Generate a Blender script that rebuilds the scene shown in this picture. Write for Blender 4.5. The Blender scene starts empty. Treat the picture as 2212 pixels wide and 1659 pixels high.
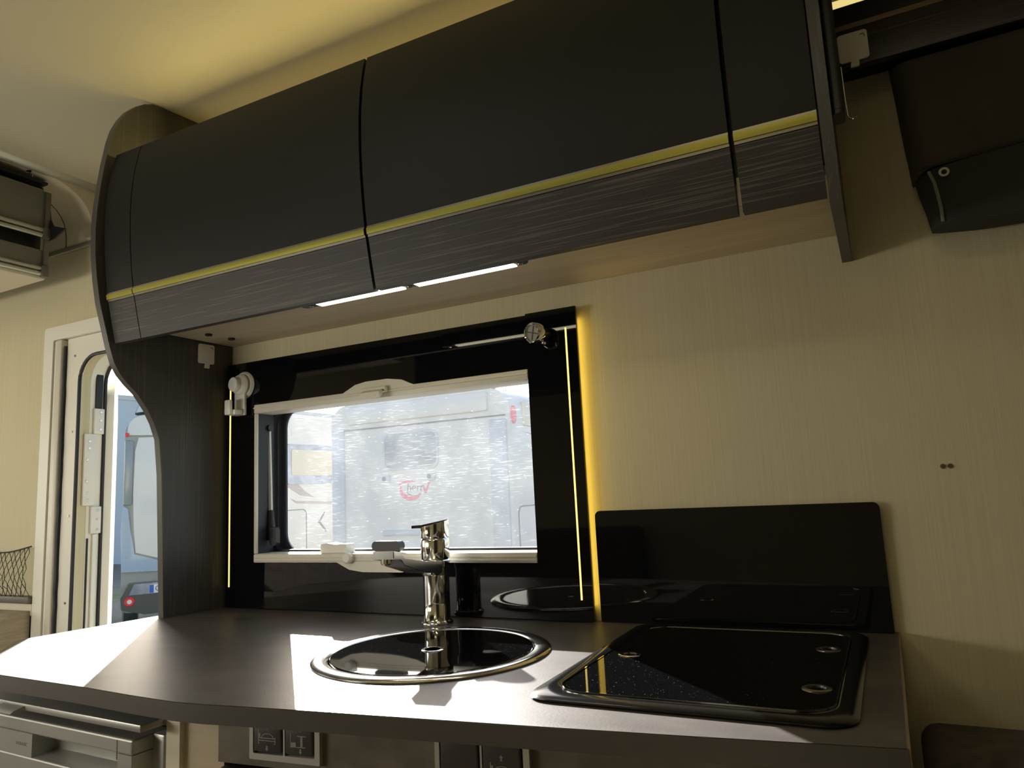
import bpy, bmesh, math, random
from mathutils import Vector, Matrix
from mathutils.geometry import tessellate_polygon
random.seed(7)
S = bpy.context.scene
COL = S.collection
PI = math.pi

# ------------------------------------------------------------------ camera
cam_d = bpy.data.cameras.new('camera'); cam = bpy.data.objects.new('camera', cam_d); COL.objects.link(cam)
cam_d.sensor_width = 36.0; cam_d.lens = 25.374; cam_d.clip_start = 0.02; cam_d.clip_end = 400
R = Matrix(((0.8883327, 0.10948207, 0.44626908),
            (0.45697465, -0.10852572, -0.88305526),
            (-0.04825603, 0.98805937, -0.14642043)))
cam.matrix_world = Matrix.Translation((0, -1.55, 1.1916)) @ R.to_4x4()
S.camera = cam

# ------------------------------------------------------------------ sky, sun, exposure
S.view_settings.view_transform = 'Standard'; S.view_settings.look = 'None'
S.view_settings.gamma = 1.0; S.view_settings.use_curve_mapping = False
S.view_settings.exposure = 0.0
w = bpy.data.worlds.new('sky'); S.world = w; w.use_nodes = True
nt = w.node_tree; nt.nodes.clear()
out = nt.nodes.new('ShaderNodeOutputWorld'); bg = nt.nodes.new('ShaderNodeBackground')
sky = nt.nodes.new('ShaderNodeTexSky'); sky.sky_type = 'NISHITA'; sky.sun_disc = False
sky.sun_elevation = math.radians(22); sky.sun_rotation = math.radians(-45)
sky.air_density = 1.0; sky.dust_density = 1.5
bg.inputs['Strength'].default_value = 0.25
nt.links.new(sky.outputs[0], bg.inputs[0]); nt.links.new(bg.outputs[0], out.inputs[0])

def light(name, typ, loc, d, energy, color, **kw):
    l = bpy.data.lights.new(name, typ); l.energy = energy; l.color = color
    for k, v in kw.items(): setattr(l, k, v)
    o = bpy.data.objects.new(name, l); COL.objects.link(o); o.location = loc
    o.rotation_euler = Vector(d).to_track_quat('-Z', 'Y').to_euler()
    return o
EL = math.radians(22)
light('sun', 'SUN', (-6, 6, 8), (math.cos(EL)*.7071, -math.cos(EL)*.7071, -math.sin(EL)), 24, (1, .95, .86), angle=math.radians(.53))
# added fill lamps out of view, standing in for ceiling lamp, hatch and windows
light('added_ceiling_fill', 'AREA', (-.2, -1.85, 2.31), (0, 0, -1), 3, (1, .86, .58), shape='RECTANGLE', size=.5, size_y=.12)  # unseen ceiling lamp, added as warm fill
light('added_hatch_fill', 'AREA', (-1.35, -1.65, 2.40), (0, 0, -1), 4.0, (1.0, .94, .80), shape='RECTANGLE', size=.56, size_y=.46)  # added soft fill from above, placed in an unseen hatch
light('added_opposite_fill', 'AREA', (-2.37, -2.235, 1.21), (.35, 1, 0), 14.5, (1.0, .94, .79), shape='RECTANGLE', size=.98, size_y=.2)  # added fill on the kitchen wall, set before an unseen window
light('added_front_fill', 'AREA', (-4.25, -1.1, 1.35), (1, 0, 0), 8.5, (1.0, .93, .80), shape='RECTANGLE', size=1.6, size_y=.7)  # added fill for the left wall, set before an unseen windscreen

# ------------------------------------------------------------------ materials
def mat(name, col, rough=.5, metal=0, spec=.5, emit=None, es=0, coat=0, bump=None, var=None, alpha=None):
    """bump=(scale xyz, strength, distance); var=(scale xyz, colour2, lo, hi, detail)"""
    m = bpy.data.materials.new(name); m.use_nodes = True
    t = m.node_tree; b = t.nodes['Principled BSDF']
    b.inputs['Base Color'].default_value = (*col, 1); b.inputs['Roughness'].default_value = rough
    b.inputs['Metallic'].default_value = metal; b.inputs['Specular IOR Level'].default_value = spec
    b.inputs['Coat Weight'].default_value = coat
    if emit: b.inputs['Emission Color'].default_value = (*emit, 1); b.inputs['Emission Strength'].default_value = es
    def noise(sc, detail=4, rough_=.55, dist=0):
        tc = t.nodes.new('ShaderNodeTexCoord'); mp = t.nodes.new('ShaderNodeMapping'); mp.inputs['Scale'].default_value = sc
        geo = t.nodes.new('ShaderNodeNewGeometry')
        t.links.new(geo.outputs['Position'], mp.inputs[0])
        n = t.nodes.new('ShaderNodeTexNoise'); n.inputs['Scale'].default_value = 1; n.inputs['Detail'].default_value = detail
        n.inputs['Roughness'].default_value = rough_; n.inputs['Distortion'].default_value = dist
        t.links.new(mp.outputs[0], n.inputs[0]); return n
    if var:
        sc, c2, lo, hi = var[:4]; n = noise(sc, var[4] if len(var) > 4 else 4, dist=var[5] if len(var) > 5 else 0)
        r = t.nodes.new('ShaderNodeValToRGB'); r.color_ramp.elements[0].position = lo; r.color_ramp.elements[1].position = hi
        r.color_ramp.elements[0].color = (*col, 1); r.color_ramp.elements[1].color = (*c2, 1)
        t.links.new(n.outputs['Fac'], r.inputs[0]); t.links.new(r.outputs[0], b.inputs['Base Color'])
    if bump:
        n = noise(bump[0], 3); bp = t.nodes.new('ShaderNodeBump'); bp.inputs['Strength'].default_value = bump[1]; bp.inputs['Distance'].default_value = bump[2]
        t.links.new(n.outputs['Fac'], bp.inputs['Height']); t.links.new(bp.outputs[0], b.inputs['Normal'])
    return m
def grain(name, c1, c2, axis, rough=.4, coat=0):
    sc = {'x': (5, 330, 330), 'z': (220, 220, 3), 'y': (170, 2.5, 170)}[axis]
    m = mat(name, c1, rough, bump=(tuple(v*2 for v in sc), .2, .0005), var=(sc, c2, .56, .66, 1, .5), coat=coat)
    return m
M = {}
M['wallpaper'] = mat('wallpaper', (.60, .54, .355), .75, bump=((420, 420, 3), .35, .0008), var=((260, 260, 1.5), (.655, .595, .40), .35, .7, 2))
M['ceiling'] = mat('ceiling_lining', (.65, .61, .46), .8, bump=((300, 300, 300), .2, .0005))
M['floor'] = mat('floor_vinyl', (.26, .20, .15), .5, var=((3, 30, 1), (.34, .27, .20), .4, .6))
M['dark_matt'] = mat('dark_laminate', (.012, .0125, .0105), .5, spec=.28, bump=((500, 500, 500), .15, .0004))
M['grain_x'] = grain('dark_grain_horizontal', (.022, .0205, .018), (.085, .078, .064), 'x', .5)
M['grain_z'] = grain('dark_grain_vertical', (.058, .056, .050), (.085, .081, .072), 'z', .42)
M['cream_wood'] = mat('cream_maple', (.56, .47, .33), .5, var=((3, 40, 40), (.63, .53, .38), .4, .65, 5, .5))
M['cream_white'] = mat('cream_board', (.72, .66, .52), .55)
M['strip_reflection'] = mat('chrome_strip_yellow_reflection', (.36, .34, .07), .35, metal=.7)  # yellow reflection in the chrome trim, put into the base colour
M['steel_dark'] = mat('dark_satin_metal', (.30, .28, .24), .3, metal=1)
M['chrome'] = mat('chrome', (.86, .86, .85), .06, metal=1)
M['steel'] = mat('polished_steel', (.80, .79, .77), .14, metal=1)
M['black_gloss'] = mat('black_gloss_acrylic', (.004, .004, .005), .03, spec=.38)
M['black_glass'] = mat('black_glass', (.0035, .0035, .004), .035, spec=.5, var=((420, 420, 420), (.30, .30, .29), .745, .775, 1))
M['black_matt'] = mat('black_plastic', (.012, .012, .013), .45)
M['rubber'] = mat('black_rubber', (.010, .011, .016), .5)
M['enamel'] = mat('black_enamel', (.02, .02, .02), .16, metal=.6)
M['off_white'] = mat('off_white_plastic', (.68, .65, .56), .4)
M['white'] = mat('white_plastic', (.80, .78, .72), .4)
M['gel_white'] = mat('white_painted_aluminium', (.82, .80, .72), .45)
M['worktop'] = mat('stone_laminate', (.058, .050, .046), .40, spec=.55, bump=((220, 220, 220), .22, .0008), var=((7, 11, 7), (.12, .105, .095), .35, .75, 8))
M['edge'] = mat('worktop_edging', (.075, .066, .056), .4)
M['stone_panel'] = mat('mottled_brown_panel', (.12, .10, .075), .55, var=((14, 14, 22), (.20, .175, .135), .35, .7, 8), bump=((200, 200, 200), .2, .0006))
M['silver'] = mat('silver_fridge', (.42, .42, .39), .38, metal=.55)
M['silver_dark'] = mat('silver_dark_part', (.16, .15, .13), .5, metal=.3)  # darker silver for fridge body, bed caps and net rail
M['silver_frame'] = mat('satin_silver', (.66, .64, .58), .38, metal=.5)
M['spout_chrome'] = mat('chrome_spout', (.86, .86, .85), .20, metal=1)
M['button'] = mat('button_brown_grey', (.065, .056, .050), .4)
M['print'] = mat('grey_print', (.30, .29, .28), .5)
M['led_white'] = mat('led_warm_white', (1, .95, .7), .5, emit=(1, .90, .62), es=9)
M['led_yellow'] = mat('led_yellow', (1, .8, .3), .5, emit=(1, .74, .20), es=1.5)
M['led_hidden'] = mat('led_tape', (1, .8, .3), .5, emit=(1, .78, .28), es=28)
M['led_soft'] = mat('led_soft', (1, .85, .4), .5, emit=(1, .80, .30), es=.8)
M['gap_fill_glow'] = mat('gap_fill_glow', (1, .8, .3), .5, emit=(1, .70, .17), es=5)  # added glow that warms the gap above the cabinet
M['led_edge'] = mat('led_edge', (1, .8, .3), .5, emit=(1, .70, .12), es=4.5)
M['grey_fabric'] = mat('grey_bed_fabric', (.20, .20, .17), .8, bump=((300, 300, 300), .3, .001))
M['alu'] = mat('aluminium_rail', (.52, .52, .46), .35, metal=.7)
M['bag'] = mat('charcoal_textile', (.050, .046, .038), .85, bump=((350, 350, 350), .5, .001), var=((5, 5, 5), (.075, .065, .052), .4, .7))
M['bag_dark'] = mat('charcoal_textile_lower', (.030, .031, .027), .85, bump=((350, 350, 350), .5, .001))
M['seat'] = mat('brown_seat_fabric', (.075, .060, .050), .9, bump=((150, 150, 150), .5, .002), var=((30, 30, 30), (.11, .09, .075), .4, .65))
M['seat_light'] = mat('taupe_woven_fabric', (.27, .23, .16), .9, bump=((90, 90, 300), .6, .002), var=((8, 8, 120), (.36, .31, .22), .35, .65))
M['table'] = mat('grey_table', (.35, .35, .36), .4)
M['net'] = mat('black_net_cord', (.03, .027, .032), .7)
M['valance'] = grain('valance_dark_grain', (.020, .018, .016), (.07, .058, .048), 'x', .4)
M['brown_trim'] = mat('brown_trim', (.20, .15, .09), .5)
M['white_paint'] = mat('white_vehicle_paint', (.62, .63, .65), .3, coat=.3)
M['blue_white'] = mat('pale_blue_vehicle_paint', (.45, .51, .60), .3)
M['cream_paint'] = mat('cream_vehicle_paint', (.62, .60, .53), .3)
M['van_grey'] = mat('grey_vehicle_paint', (.26, .29, .31), .28, coat=.5)
M['van_blue'] = mat('blue_grey_vehicle_paint', (.30, .42, .58), .25, coat=.5)
M['van_glass'] = mat('grey_blue_vehicle_glass', (.22, .26, .32), .2, var=((3, 3, 3), (.40, .44, .50), .4, .6))
M['blind_beige'] = mat('beige_blind', (.62, .55, .38), .6)
M['brown_stripe'] = mat('brown_stripe', (.38, .31, .28), .5)
M['red'] = mat('red_lens', (.75, .03, .06), .35)
M['red_print'] = mat('red_print', (.80, .10, .20), .5)
M['dark_print'] = mat('dark_print', (.05, .08, .13), .5)
M['bumper'] = mat('dark_bumper', (.06, .07, .075), .35, coat=.3)
M['plate'] = mat('number_plate', (.80, .82, .84), .4)
M['plate_blue'] = mat('number_plate_blue', (.03, .12, .50), .4)
M['gravel'] = mat('gravel_ground', (.24, .23, .20), .95, var=((1.2, 1.2, 1), (.17, .22, .10), .52, .60, 8), bump=((14, 14, 14), .8, .03))
M['hall'] = mat('pale_metal_cladding', (.60, .66, .74), .5, bump=((4, 4, .1), .3, .02))
M['leaf'] = mat('tree_leaf', (.07, .11, .05), .7, var=((2, 2, 2), (.13, .17, .08), .4, .6))
M['bark'] = mat('bark', (.12, .09, .07), .9)
M['lamp_lens'] = mat('flood_lens', (.75, .78, .70), .3)

def pane_mat():
    """scratched, slightly hazy acrylic: mostly see-through, scratches scatter the daylight"""
    m = bpy.data.materials.new('scratched_acrylic'); m.use_nodes = True; t = m.node_tree; t.nodes.clear()
    o = t.nodes.new('ShaderNodeOutputMaterial'); tr = t.nodes.new('ShaderNodeBsdfTransparent'); tr.inputs[0].default_value = (.93, .94, .96, 1)
    tl = t.nodes.new('ShaderNodeBsdfTranslucent'); tl.inputs[0].default_value = (.95, .96, 1, 1)
    mx = t.nodes.new('ShaderNodeMixShader'); geo = t.nodes.new('ShaderNodeNewGeometry')
    def N(sc, rotz, lo, hi, detail=2):
        mp = t.nodes.new('ShaderNodeMapping'); mp.inputs['Rotation'].default_value = (0, rotz, 0); mp.inputs['Scale'].default_value = sc
        n = t.nodes.new('ShaderNodeTexNoise'); n.inputs['Detail'].default_value = detail; n.inputs['Scale'].default_value = 1
        t.links.new(geo.outputs['Position'], mp.inputs[0]); t.links.new(mp.outputs[0], n.inputs[0])
        r = t.nodes.new('ShaderNodeMapRange'); r.inputs[1].default_value = lo; r.inputs[2].default_value = hi
        t.links.new(n.outputs['Fac'], r.inputs[0]); return r.outputs[0]
    def math_(op, a, b):
        n = t.nodes.new('ShaderNodeMath'); n.operation = op
        for i, v in enumerate((a, b)):
            if isinstance(v, (int, float)): n.inputs[i].default_value = v
            else: t.links.new(v, n.inputs[i])
        return n.outputs[0]
    smear = N((7, 1, 5), .2, .42, .75, 5)
    scr1 = N((26, 1, 520), .10, .62, .68, 2); scr2 = N((18, 1, 430), -.06, .63, .69, 2); dots = N((260, 1, 260), 0, .73, .76, 1)
    a = math_('ADD', math_('MULTIPLY', smear, .025), .027)
    scr = math_('MULTIPLY', math_('ADD', scr1, scr2), math_('ADD', math_('MULTIPLY', smear, 1.3), .06))
    a = math_('ADD', a, math_('MULTIPLY', scr, .12)); a = math_('ADD', a, math_('MULTIPLY', dots, .22))
    t.links.new(a, mx.inputs[0]); t.links.new(tr.outputs[0], mx.inputs[1]); t.links.new(tl.outputs[0], mx.inputs[2]); t.links.new(mx.outputs[0], o.inputs[0])
    return m
M['acrylic'] = pane_mat()

# ------------------------------------------------------------------ helpers
def org(o):
    v = Vector((0, 0, 0))
    while o is not None: v += o.location; o = o.parent
    return v
class MB:
    """collects shapes given in world coordinates; build() makes ONE mesh object"""
    def __init__(s): s.bm = bmesh.new()
    def box(s, x0, x1, y0, y1, z0, z1, bev=0, seg=2, rot=None):
        c = bmesh.ops.create_cube(s.bm, size=1)['verts']
        for v in c: v.co = Vector(((x0+x1)/2+v.co.x*(x1-x0), (y0+y1)/2+v.co.y*(y1-y0), (z0+z1)/2+v.co.z*(z1-z0)))
        if bev:
            es = list({e for v in c for e in v.link_edges})
            r = bmesh.ops.bevel(s.bm, geom=es, offset=bev, segments=seg, affect='EDGES', profile=.5)
        return s
    def prism(s, pts, ax, a, b):
        f = {'x': lambda t, u, v: (t, u, v), 'y': lambda t, u, v: (u, t, v), 'z': lambda t, u, v: (u, v, t)}[ax]
        A = [s.bm.verts.new(f(a, *p)) for p in pts]; B = [s.bm.verts.new(f(b, *p)) for p in pts]; n = len(pts)
        for i in range(n):
            j = (i+1) % n; s.bm.faces.new((A[i], A[j], B[j], B[i]))
        for tri in tessellate_polygon([[Vector((p[0], p[1], 0)) for p in pts]]):
            for V in (A, B):
                try: s.bm.faces.new([V[k] for k in tri])
                except ValueError: pass
        return s
    def frame(s, o, i, ax, a, b):
        """ring between two outlines of equal length"""
        f = {'x': lambda t, u, v: (t, u, v), 'y': lambda t, u, v: (u, t, v), 'z': lambda t, u, v: (u, v, t)}[ax]
        L = [[s.bm.verts.new(f(t, *p)) for p in q] for t, q in ((a, o), (b, o), (b, i), (a, i))]; n = len(o)
        for k in range(4):
            P, Q = L[k], L[(k+1) % 4]
            for m in range(n): s.bm.faces.new((P[m], P[(m+1) % n], Q[(m+1) % n], Q[m]))
        return s
    def tube(s, pts, r, seg=10, closed=False):
        pts = [Vector(p) for p in pts]; n = len(pts); rings = []
        up = Vector((0, 0, 1))
        for i, p in enumerate(pts):
            if closed: d = pts[(i+1) % n]-pts[i-1]
            else: d = pts[min(i+1, n-1)]-pts[max(i-1, 0)]
            d.normalize(); a = up if abs(d.dot(up)) < .95 else Vector((0, 1, 0))
            u = d.cross(a).normalized(); v = d.cross(u).normalized(); rr = r[i] if isinstance(r, (list, tuple)) else r
            rings.append([s.bm.verts.new(p+rr*(math.cos(t*2*PI/seg)*u+math.sin(t*2*PI/seg)*v)) for t in range(seg)])
        for i in range(n if closed else n-1):
            A, B = rings[i], rings[(i+1) % n]
            for t in range(seg): s.bm.faces.new((A[t], A[(t+1) % seg], B[(t+1) % seg], B[t]))
        if not closed: s.bm.faces.new(rings[0][::-1]); s.bm.faces.new(rings[-1])
        return s
    def lathe(s, prof, c, seg=40, d=(0, 0, 1), closed=False):
        """prof = [(r, h)] about axis d through c"""
        q = Vector((0, 0, 1)).rotation_difference(Vector(d).normalized()); c = Vector(c); rings = []
        for r, h in prof:
            rings.append([s.bm.verts.new(c+q @ Vector((max(r, 1e-5)*math.cos(t*2*PI/seg), max(r, 1e-5)*math.sin(t*2*PI/seg), h))) for t in range(seg)])
        m = len(rings)
        for i in range(m if closed else m-1):
            A, B = rings[i], rings[(i+1) % m]
            for t in range(seg): s.bm.faces.new((A[t], A[(t+1) % seg], B[(t+1) % seg], B[t]))
        if not closed: s.bm.faces.new(rings[0][::-1]); s.bm.faces.new(rings[-1])
        return s
    def quadgrid(s, P):
        V = [[s.bm.verts.new(p) for p in row] for row in P]
        for i in range(len(V)-1):
            for j in range(len(V[0])-1): s.bm.faces.new((V[i][j], V[i][j+1], V[i+1][j+1], V[i+1][j]))
        return s
    def xf(s, m):
        s.bm.transform(m); return s
    def build(s, name, m, parent=None, smooth=True, angle=35, stuff=False):
        bmesh.ops.recalc_face_normals(s.bm, faces=s.bm.faces)
        me = bpy.data.meshes.new(name); 
        if parent is not None: s.bm.transform(Matrix.Translation(-org(parent)))
        s.bm.to_mesh(me); s.bm.free()
        o = bpy.data.objects.new(name, me); COL.objects.link(o); me.materials.append(M[m] if isinstance(m, str) else m)
        if parent is not None: o.parent = parent
        if smooth: me.shade_smooth(); me.set_sharp_from_angle(angle=math.radians(angle))
        if stuff: o['kind'] = 'stuff'
        return o
def rrect(a0, a1, b0, b1, r, n=6):
    """rounded rectangle; r one radius or four (a0b0, a1b0, a1b1, a0b1)"""
    rs = r if isinstance(r, (list, tuple)) else (r,)*4; out = []
    for (ca, cb, st), q in zip(((a0, b0, PI), (a1, b0, 1.5*PI), (a1, b1, 0), (a0, b1, .5*PI)), rs):
        x = ca+q if ca == a0 else ca-q; y = cb+q if cb == b0 else cb-q
        for k in range(n+1):
            t = st+k/n*PI/2; out.append((x+q*math.cos(t), y+q*math.sin(t)))
    return out
def thing(name, loc, label, cat, group=None):
    o = bpy.data.objects.new(name, None); COL.objects.link(o); o.location = loc; o.empty_display_size = .05
    o['label'] = label; o['category'] = cat
    if group: o['group'] = group
    return o
def tag(o, label, cat, group=None):
    o['label'] = label; o['category'] = cat
    if group: o['group'] = group
    return o
def struct(o): o['kind'] = 'structure'; return o
def lab(o, l): o['label'] = l; return o
def text(name, s, size, m, parent, mw, ext=.0005, font_shear=0):
    """real lettering, converted to a thin mesh; mw = world matrix of the text plane"""
    c = bpy.data.curves.new(name, 'FONT'); c.body = s; c.size = size; c.extrude = ext; c.align_x = 'CENTER'; c.align_y = 'CENTER'; c.shear = font_shear
    t = bpy.data.objects.new('tmp', c); COL.objects.link(t); bpy.context.view_layer.update()
    me = bpy.data.meshes.new_from_object(t.evaluated_get(bpy.context.evaluated_depsgraph_get()))
    bpy.data.objects.remove(t); me.transform(Matrix.Translation(-org(parent)) @ mw)
    o = bpy.data.objects.new(name, me); COL.objects.link(o); me.materials.clear(); me.materials.append(M[m]); o.parent = parent
    return o
def FACE(loc, ang=0):      # text plane that faces -y, turned by ang about z
    return Matrix.Translation(loc) @ Matrix.Rotation(ang, 4, 'Z') @ Matrix.Rotation(PI/2, 4, 'X')

# ------------------------------------------------------------------ room shell
ZC = 2.35; X0, X1, YO = -4.3, 1.7, -2.25
DX0, DX1, DZ = -2.48, -1.90, 1.735              # entrance door opening
WX0, WX1, WZ0, WZ1 = -1.632, -.62, 1.035, 1.475 # kitchen window opening
b = MB()
T = .034
b.box(X0, DX0, 0, T, -.03, ZC); b.box(DX0, DX1, 0, T, DZ, ZC); b.box(DX1, WX0, 0, T, -.03, ZC)
b.box(WX0, WX1, 0, T, -.03, WZ0); b.box(WX0, WX1, 0, T, WZ1, ZC); b.box(WX1, X1, 0, T, -.03, ZC)
for sx, cx in ((1, DX0), (-1, DX1)):             # rounded top corners of the door opening
    r = .09; pts = [(cx, DZ)]+[(cx+sx*(r-r*math.cos(k/8*PI/2)), DZ-r+r*math.sin(k/8*PI/2)) for k in range(9)]
    b.prism(pts, 'y', 0, T)
struct(b.build('wall_back', 'wallpaper', smooth=False))
b = MB(); h = (-1.65, -1.05, -1.90, -1.40)
b.box(X0, h[0], YO, .034, ZC, ZC+.03); b.box(h[1], X1, YO, .034, ZC, ZC+.03); b.box(h[0], h[1], YO, h[2], ZC, ZC+.03); b.box(h[0], h[1], h[3], .034, ZC, ZC+.03)
struct(b.build('ceiling', 'ceiling', smooth=False))
wf = struct(MB().frame(rrect(h[0]-.04, h[1]+.04, h[2]-.04, h[3]+.04, .05), rrect(h[0]+.015, h[1]-.015, h[2]+.015, h[3]-.015, .04), 'z', ZC-.015, ZC+.031).build('added_hatch', 'off_white'))  # unseen roof hatch, added for the fill from above
MB().box(h[0], h[1], h[2], h[3], ZC+.075, ZC+.08, .002).build('added_hatch_dome', 'acrylic', wf)
struct(MB().box(X0, X1, YO, 0.034, -.06, -.03).build('floor', 'floor', smooth=False))
b = MB(); b.box(X0-.03, X0, YO, .034, -.03, .98); b.box(X0-.03, X0, YO, .034, 1.72, ZC); b.box(X0-.03, X0, YO, -1.95, .98, 1.72); b.box(X0-.03, X0, -.25, .034, .98, 1.72)
struct(b.build('wall_left', 'wallpaper', smooth=False))
w3 = struct(MB().frame(rrect(-1.97, -.23, .96, 1.74, .05), rrect(-1.92, -.28, 1.01, 1.69, .05), 'x', X0-.03, X0+.012).build('added_windscreen', 'off_white'))  # unseen windscreen, added to go with the front fill
MB().box(X0-.02, X0-.016, -1.94, -.26, .99, 1.71).build('pane', 'acrylic', w3)
struct(MB().box(X1, X1+.03, YO, .034, -.03, ZC).build('wall_right', 'wallpaper', smooth=False))
b = MB(); q = (-2.90, -1.84, 1.08, 1.34)
b.box(X0, q[0], YO-.03, YO, -.03, ZC); b.box(q[1], X1, YO-.03, YO, -.03, ZC); b.box(q[0], q[1], YO-.03, YO, -.03, q[2]); b.box(q[0], q[1], YO-.03, YO, q[3], ZC)
struct(b.build('wall_front', 'wallpaper', smooth=False))
wf = struct(MB().frame(rrect(q[0]-.03, q[1]+.03, q[2]-.03, q[3]+.03, .05), rrect(q[0]+.02, q[1]-.02, q[2]+.02, q[3]-.02, .04), 'y', YO-.03, YO+.012).build('added_window', 'off_white'))  # unseen window, added to go with the opposite fill
MB().box(q[0], q[1], YO-.02, YO-.016, q[2], q[3]).build('pane', 'acrylic', wf)

# cove between ceiling and back wall, left of the ceiling rail
pts = [(0, 2.15), (-.012, 2.15)]
for k in range(13):
    t = k/12; pts.append((-.012-.29*(1-math.cos(t*PI/2))**1.25, 2.15+.2*math.sin(t*PI/2)**.8))
pts += [(-.31, 2.35), (0, 2.35)]
cv = struct(MB().prism(pts, 'x', -3.6, -2.43).build('trim_1', 'cream_white', angle=50))
struct(MB().box(-3.6, -2.40, -.016, 0, 2.135, 2.152, .003).build('trim_2', 'alu'))
MB().tube([(-2.583, -.012-.29*(1-math.cos(t*PI/2))**1.25, 2.15+.2*math.sin(t*PI/2)**.8) for t in [k/12 for k in range(9)]], .0016, 6).build('seam', 'black_matt', cv)
# aluminium rail across the ceiling
r = struct(MB().prism([(-2.452, 2.35), (-2.445, 2.337), (-2.43, 2.332), (-2.415, 2.337), (-2.405, 2.35)], 'y', -2.2, -.001).build('trim_3', 'alu'))
MB().box(-2.460, -2.452, -2.2, -.001, 2.345, 2.351).build('dark_seal', 'rubber', r)

# ------------------------------------------------------------------ entrance door
d1 = bpy.data.objects.new('door_1', None); COL.objects.link(d1); d1.location = (-2.48, 0, -.03); d1['kind'] = 'structure'
def arch(x0, x1, z0, z1, r, y):    # left-top rounded open path
    p = [(x0, y, z0)]
    for k in range(9): t = k/8*PI/2; p.append((x0+r-r*math.cos(t), y, z1-r+r*math.sin(t)))
    for k in range(9): t = k/8*PI/2; p.append((x1-r+r*math.sin(t), y, z1-r+r*math.cos(t)))
    p.append((x1, y, z0)); return p
# flat white casing on the wall with rounded opening
o = rrect(-2.672, -1.83, -.02, 1.858, .004); i = rrect(DX0+.004, DX1-.004, -.02, DZ-.004, (.001, .001, .088, .088))
MB().frame(rrect(-2.672, -1.83, -.02, 1.858, .01), rrect(-2.618, -1.85, -.02, 1.808, .005), 'y', -.022, 0).build('outer_casing', 'gel_white', d1)
MB().frame(rrect(-2.552, -1.87, -.02, 1.806, .004), i, 'y', -.008, .0).build('inner_casing', 'gel_white', d1)
MB().box(-2.613, -2.600, -.018, 0, -.02, 1.805, .002).build('screen_guide', 'gel_white', d1)
MB().box(-2.596, -2.566, -.024, 0, -.02, 1.805, .004).build('screen_cassette', 'off_white', d1)
MB().box(-2.600, -2.596, -.012, 0, -.02, 1.80).build('cassette_gap', 'rubber', d1)
MB().box(-2.6178, -2.6132, -.012, 0, -.02, 1.805).build('dark_gap', 'rubber', d1)
MB().tube([(-2.557+.002*random.uniform(-1, 1), -.012, -.02+k*.045) for k in range(41)], [.0062+.0012*random.uniform(-1, 1) for k in range(41)], 8).build('brush_seal', 'rubber', d1)
for z in (1.74, 1.47, 1.18, .89): MB().lathe([(.0, .002), (.004, .002), (.0045, 0)], (-2.508, -.008, z), 12, (0, -1, 0)).build('screw', 'steel_dark', d1)
MB().tube(arch(DX0+.002, DX1-.002, -.02, DZ-.002, .088, -.007), .0062, 8).build('inner_seal', 'rubber', d1)
# reveal of the opening, y 0..0.10
ro = [(p[0], p[2]) for p in arch(DX0-.012, DX1+.012, -.03, DZ+.012, .1, 0)]; ri = [(p[0], p[2]) for p in arch(DX0, DX1, -.03, DZ, .09, 0)]
MB().frame(ro, ri, 'y', .0345, .085).build('door_jamb', 'gel_white', d1)
MB().tube(arch(DX0+.003, DX1-.003, -.02, DZ-.003, .09, .088), .006, 8).build('outer_seal', 'rubber', d1)
MB().box(DX0, DX0+.006, .052, .078, 1.555, 1.69, .002).build('black_channel', 'rubber', d1)
def hinge(y0, y1, z0, z1, dots):
    h = MB().box(DX0, DX0+.012, y0, y1, z0, z1, .003).build('hinge_plate', 'white', d1)
    for y, z in dots: MB().lathe([(0, .004), (.004, .004), (.0055, .001), (.0055, 0)], (DX0+.0115, y, z), 12, (1, 0, 0)).build('screw', 'steel', h)
hinge(.046, .083, 1.462, 1.553, [(.068, 1.54), (.068, 1.51), (.068, 1.478)])
hinge(.014, .056, 1.212, 1.462, [(.030, 1.435), (.030, 1.41), (.024, 1.37), (.024, 1.295), (.030, 1.255), (.030, 1.23)])
hinge(.046, .083, 1.115, 1.208, [(.068, 1.195), (.068, 1.165), (.068, 1.13)])
MB().box(DX0, DX0+.004, .038, .044, .60, 1.10, .001).build('dark_slot', 'rubber', d1)
MB().box(DX0, DX0+.010, .056, .070, .0, 1.113, .002).build('guide_rail', 'gel_white', d1)
# the leaf, folded open to the outside
leaf = MB().prism(rrect(0, .60, 0, 1.70, (.02, .08, .17, .12), 12), 'y', -.014, .014)
leaf.xf(Matrix.Translation((-2.467, .100, -.02)) @ Matrix.Rotation(math.radians(144.5), 4, 'Z')).build('door_leaf', 'gel_white', d1)

# ------------------------------------------------------------------ overhead cabinet
PROF = [(1.626, -.3600), (1.68, -.3720), (1.745, -.3850), (1.80, -.3920), (1.86, -.3975), (1.94, -.4005), (2.0, -.3990), (2.06, -.3930), (2.11, -.3840), (2.147, -.3740)]
def py(z):
    for (z0, a), (z1, c) in zip(PROF, PROF[1:]):
        if z <= z1: return a+(c-a)*(z-z0)/(z1-z0)
    return PROF[-1][1]
def curved(x0, x1, z0, z1, th=.018, off=0, n=14):
    zs = [z0+(z1-z0)*k/n for k in range(n+1)]
    return MB().prism([(py(z)+off, z) for z in zs]+[(py(z)+off+th, z) for z in zs[::-1]], 'x', x0, x1)
oc = thing('overhead_cabinet', (-.9, 0, 1.668), 'long dark overhead cabinet with curved flap doors above the kitchen window', 'cabinet')
MB().box(-1.732, -.032, -.336, -.001, 1.668, 1.684).build('bottom_board', 'cream_wood', oc)
MB().box(-1.733, -.032, -.352, -.001, 2.128, 2.144).build('top_board', 'dark_matt', oc)
MB().box(-1.75, -.032, -.345, -.333, 1.685, 2.127).build('inner_front', 'black_matt', oc)
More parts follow.
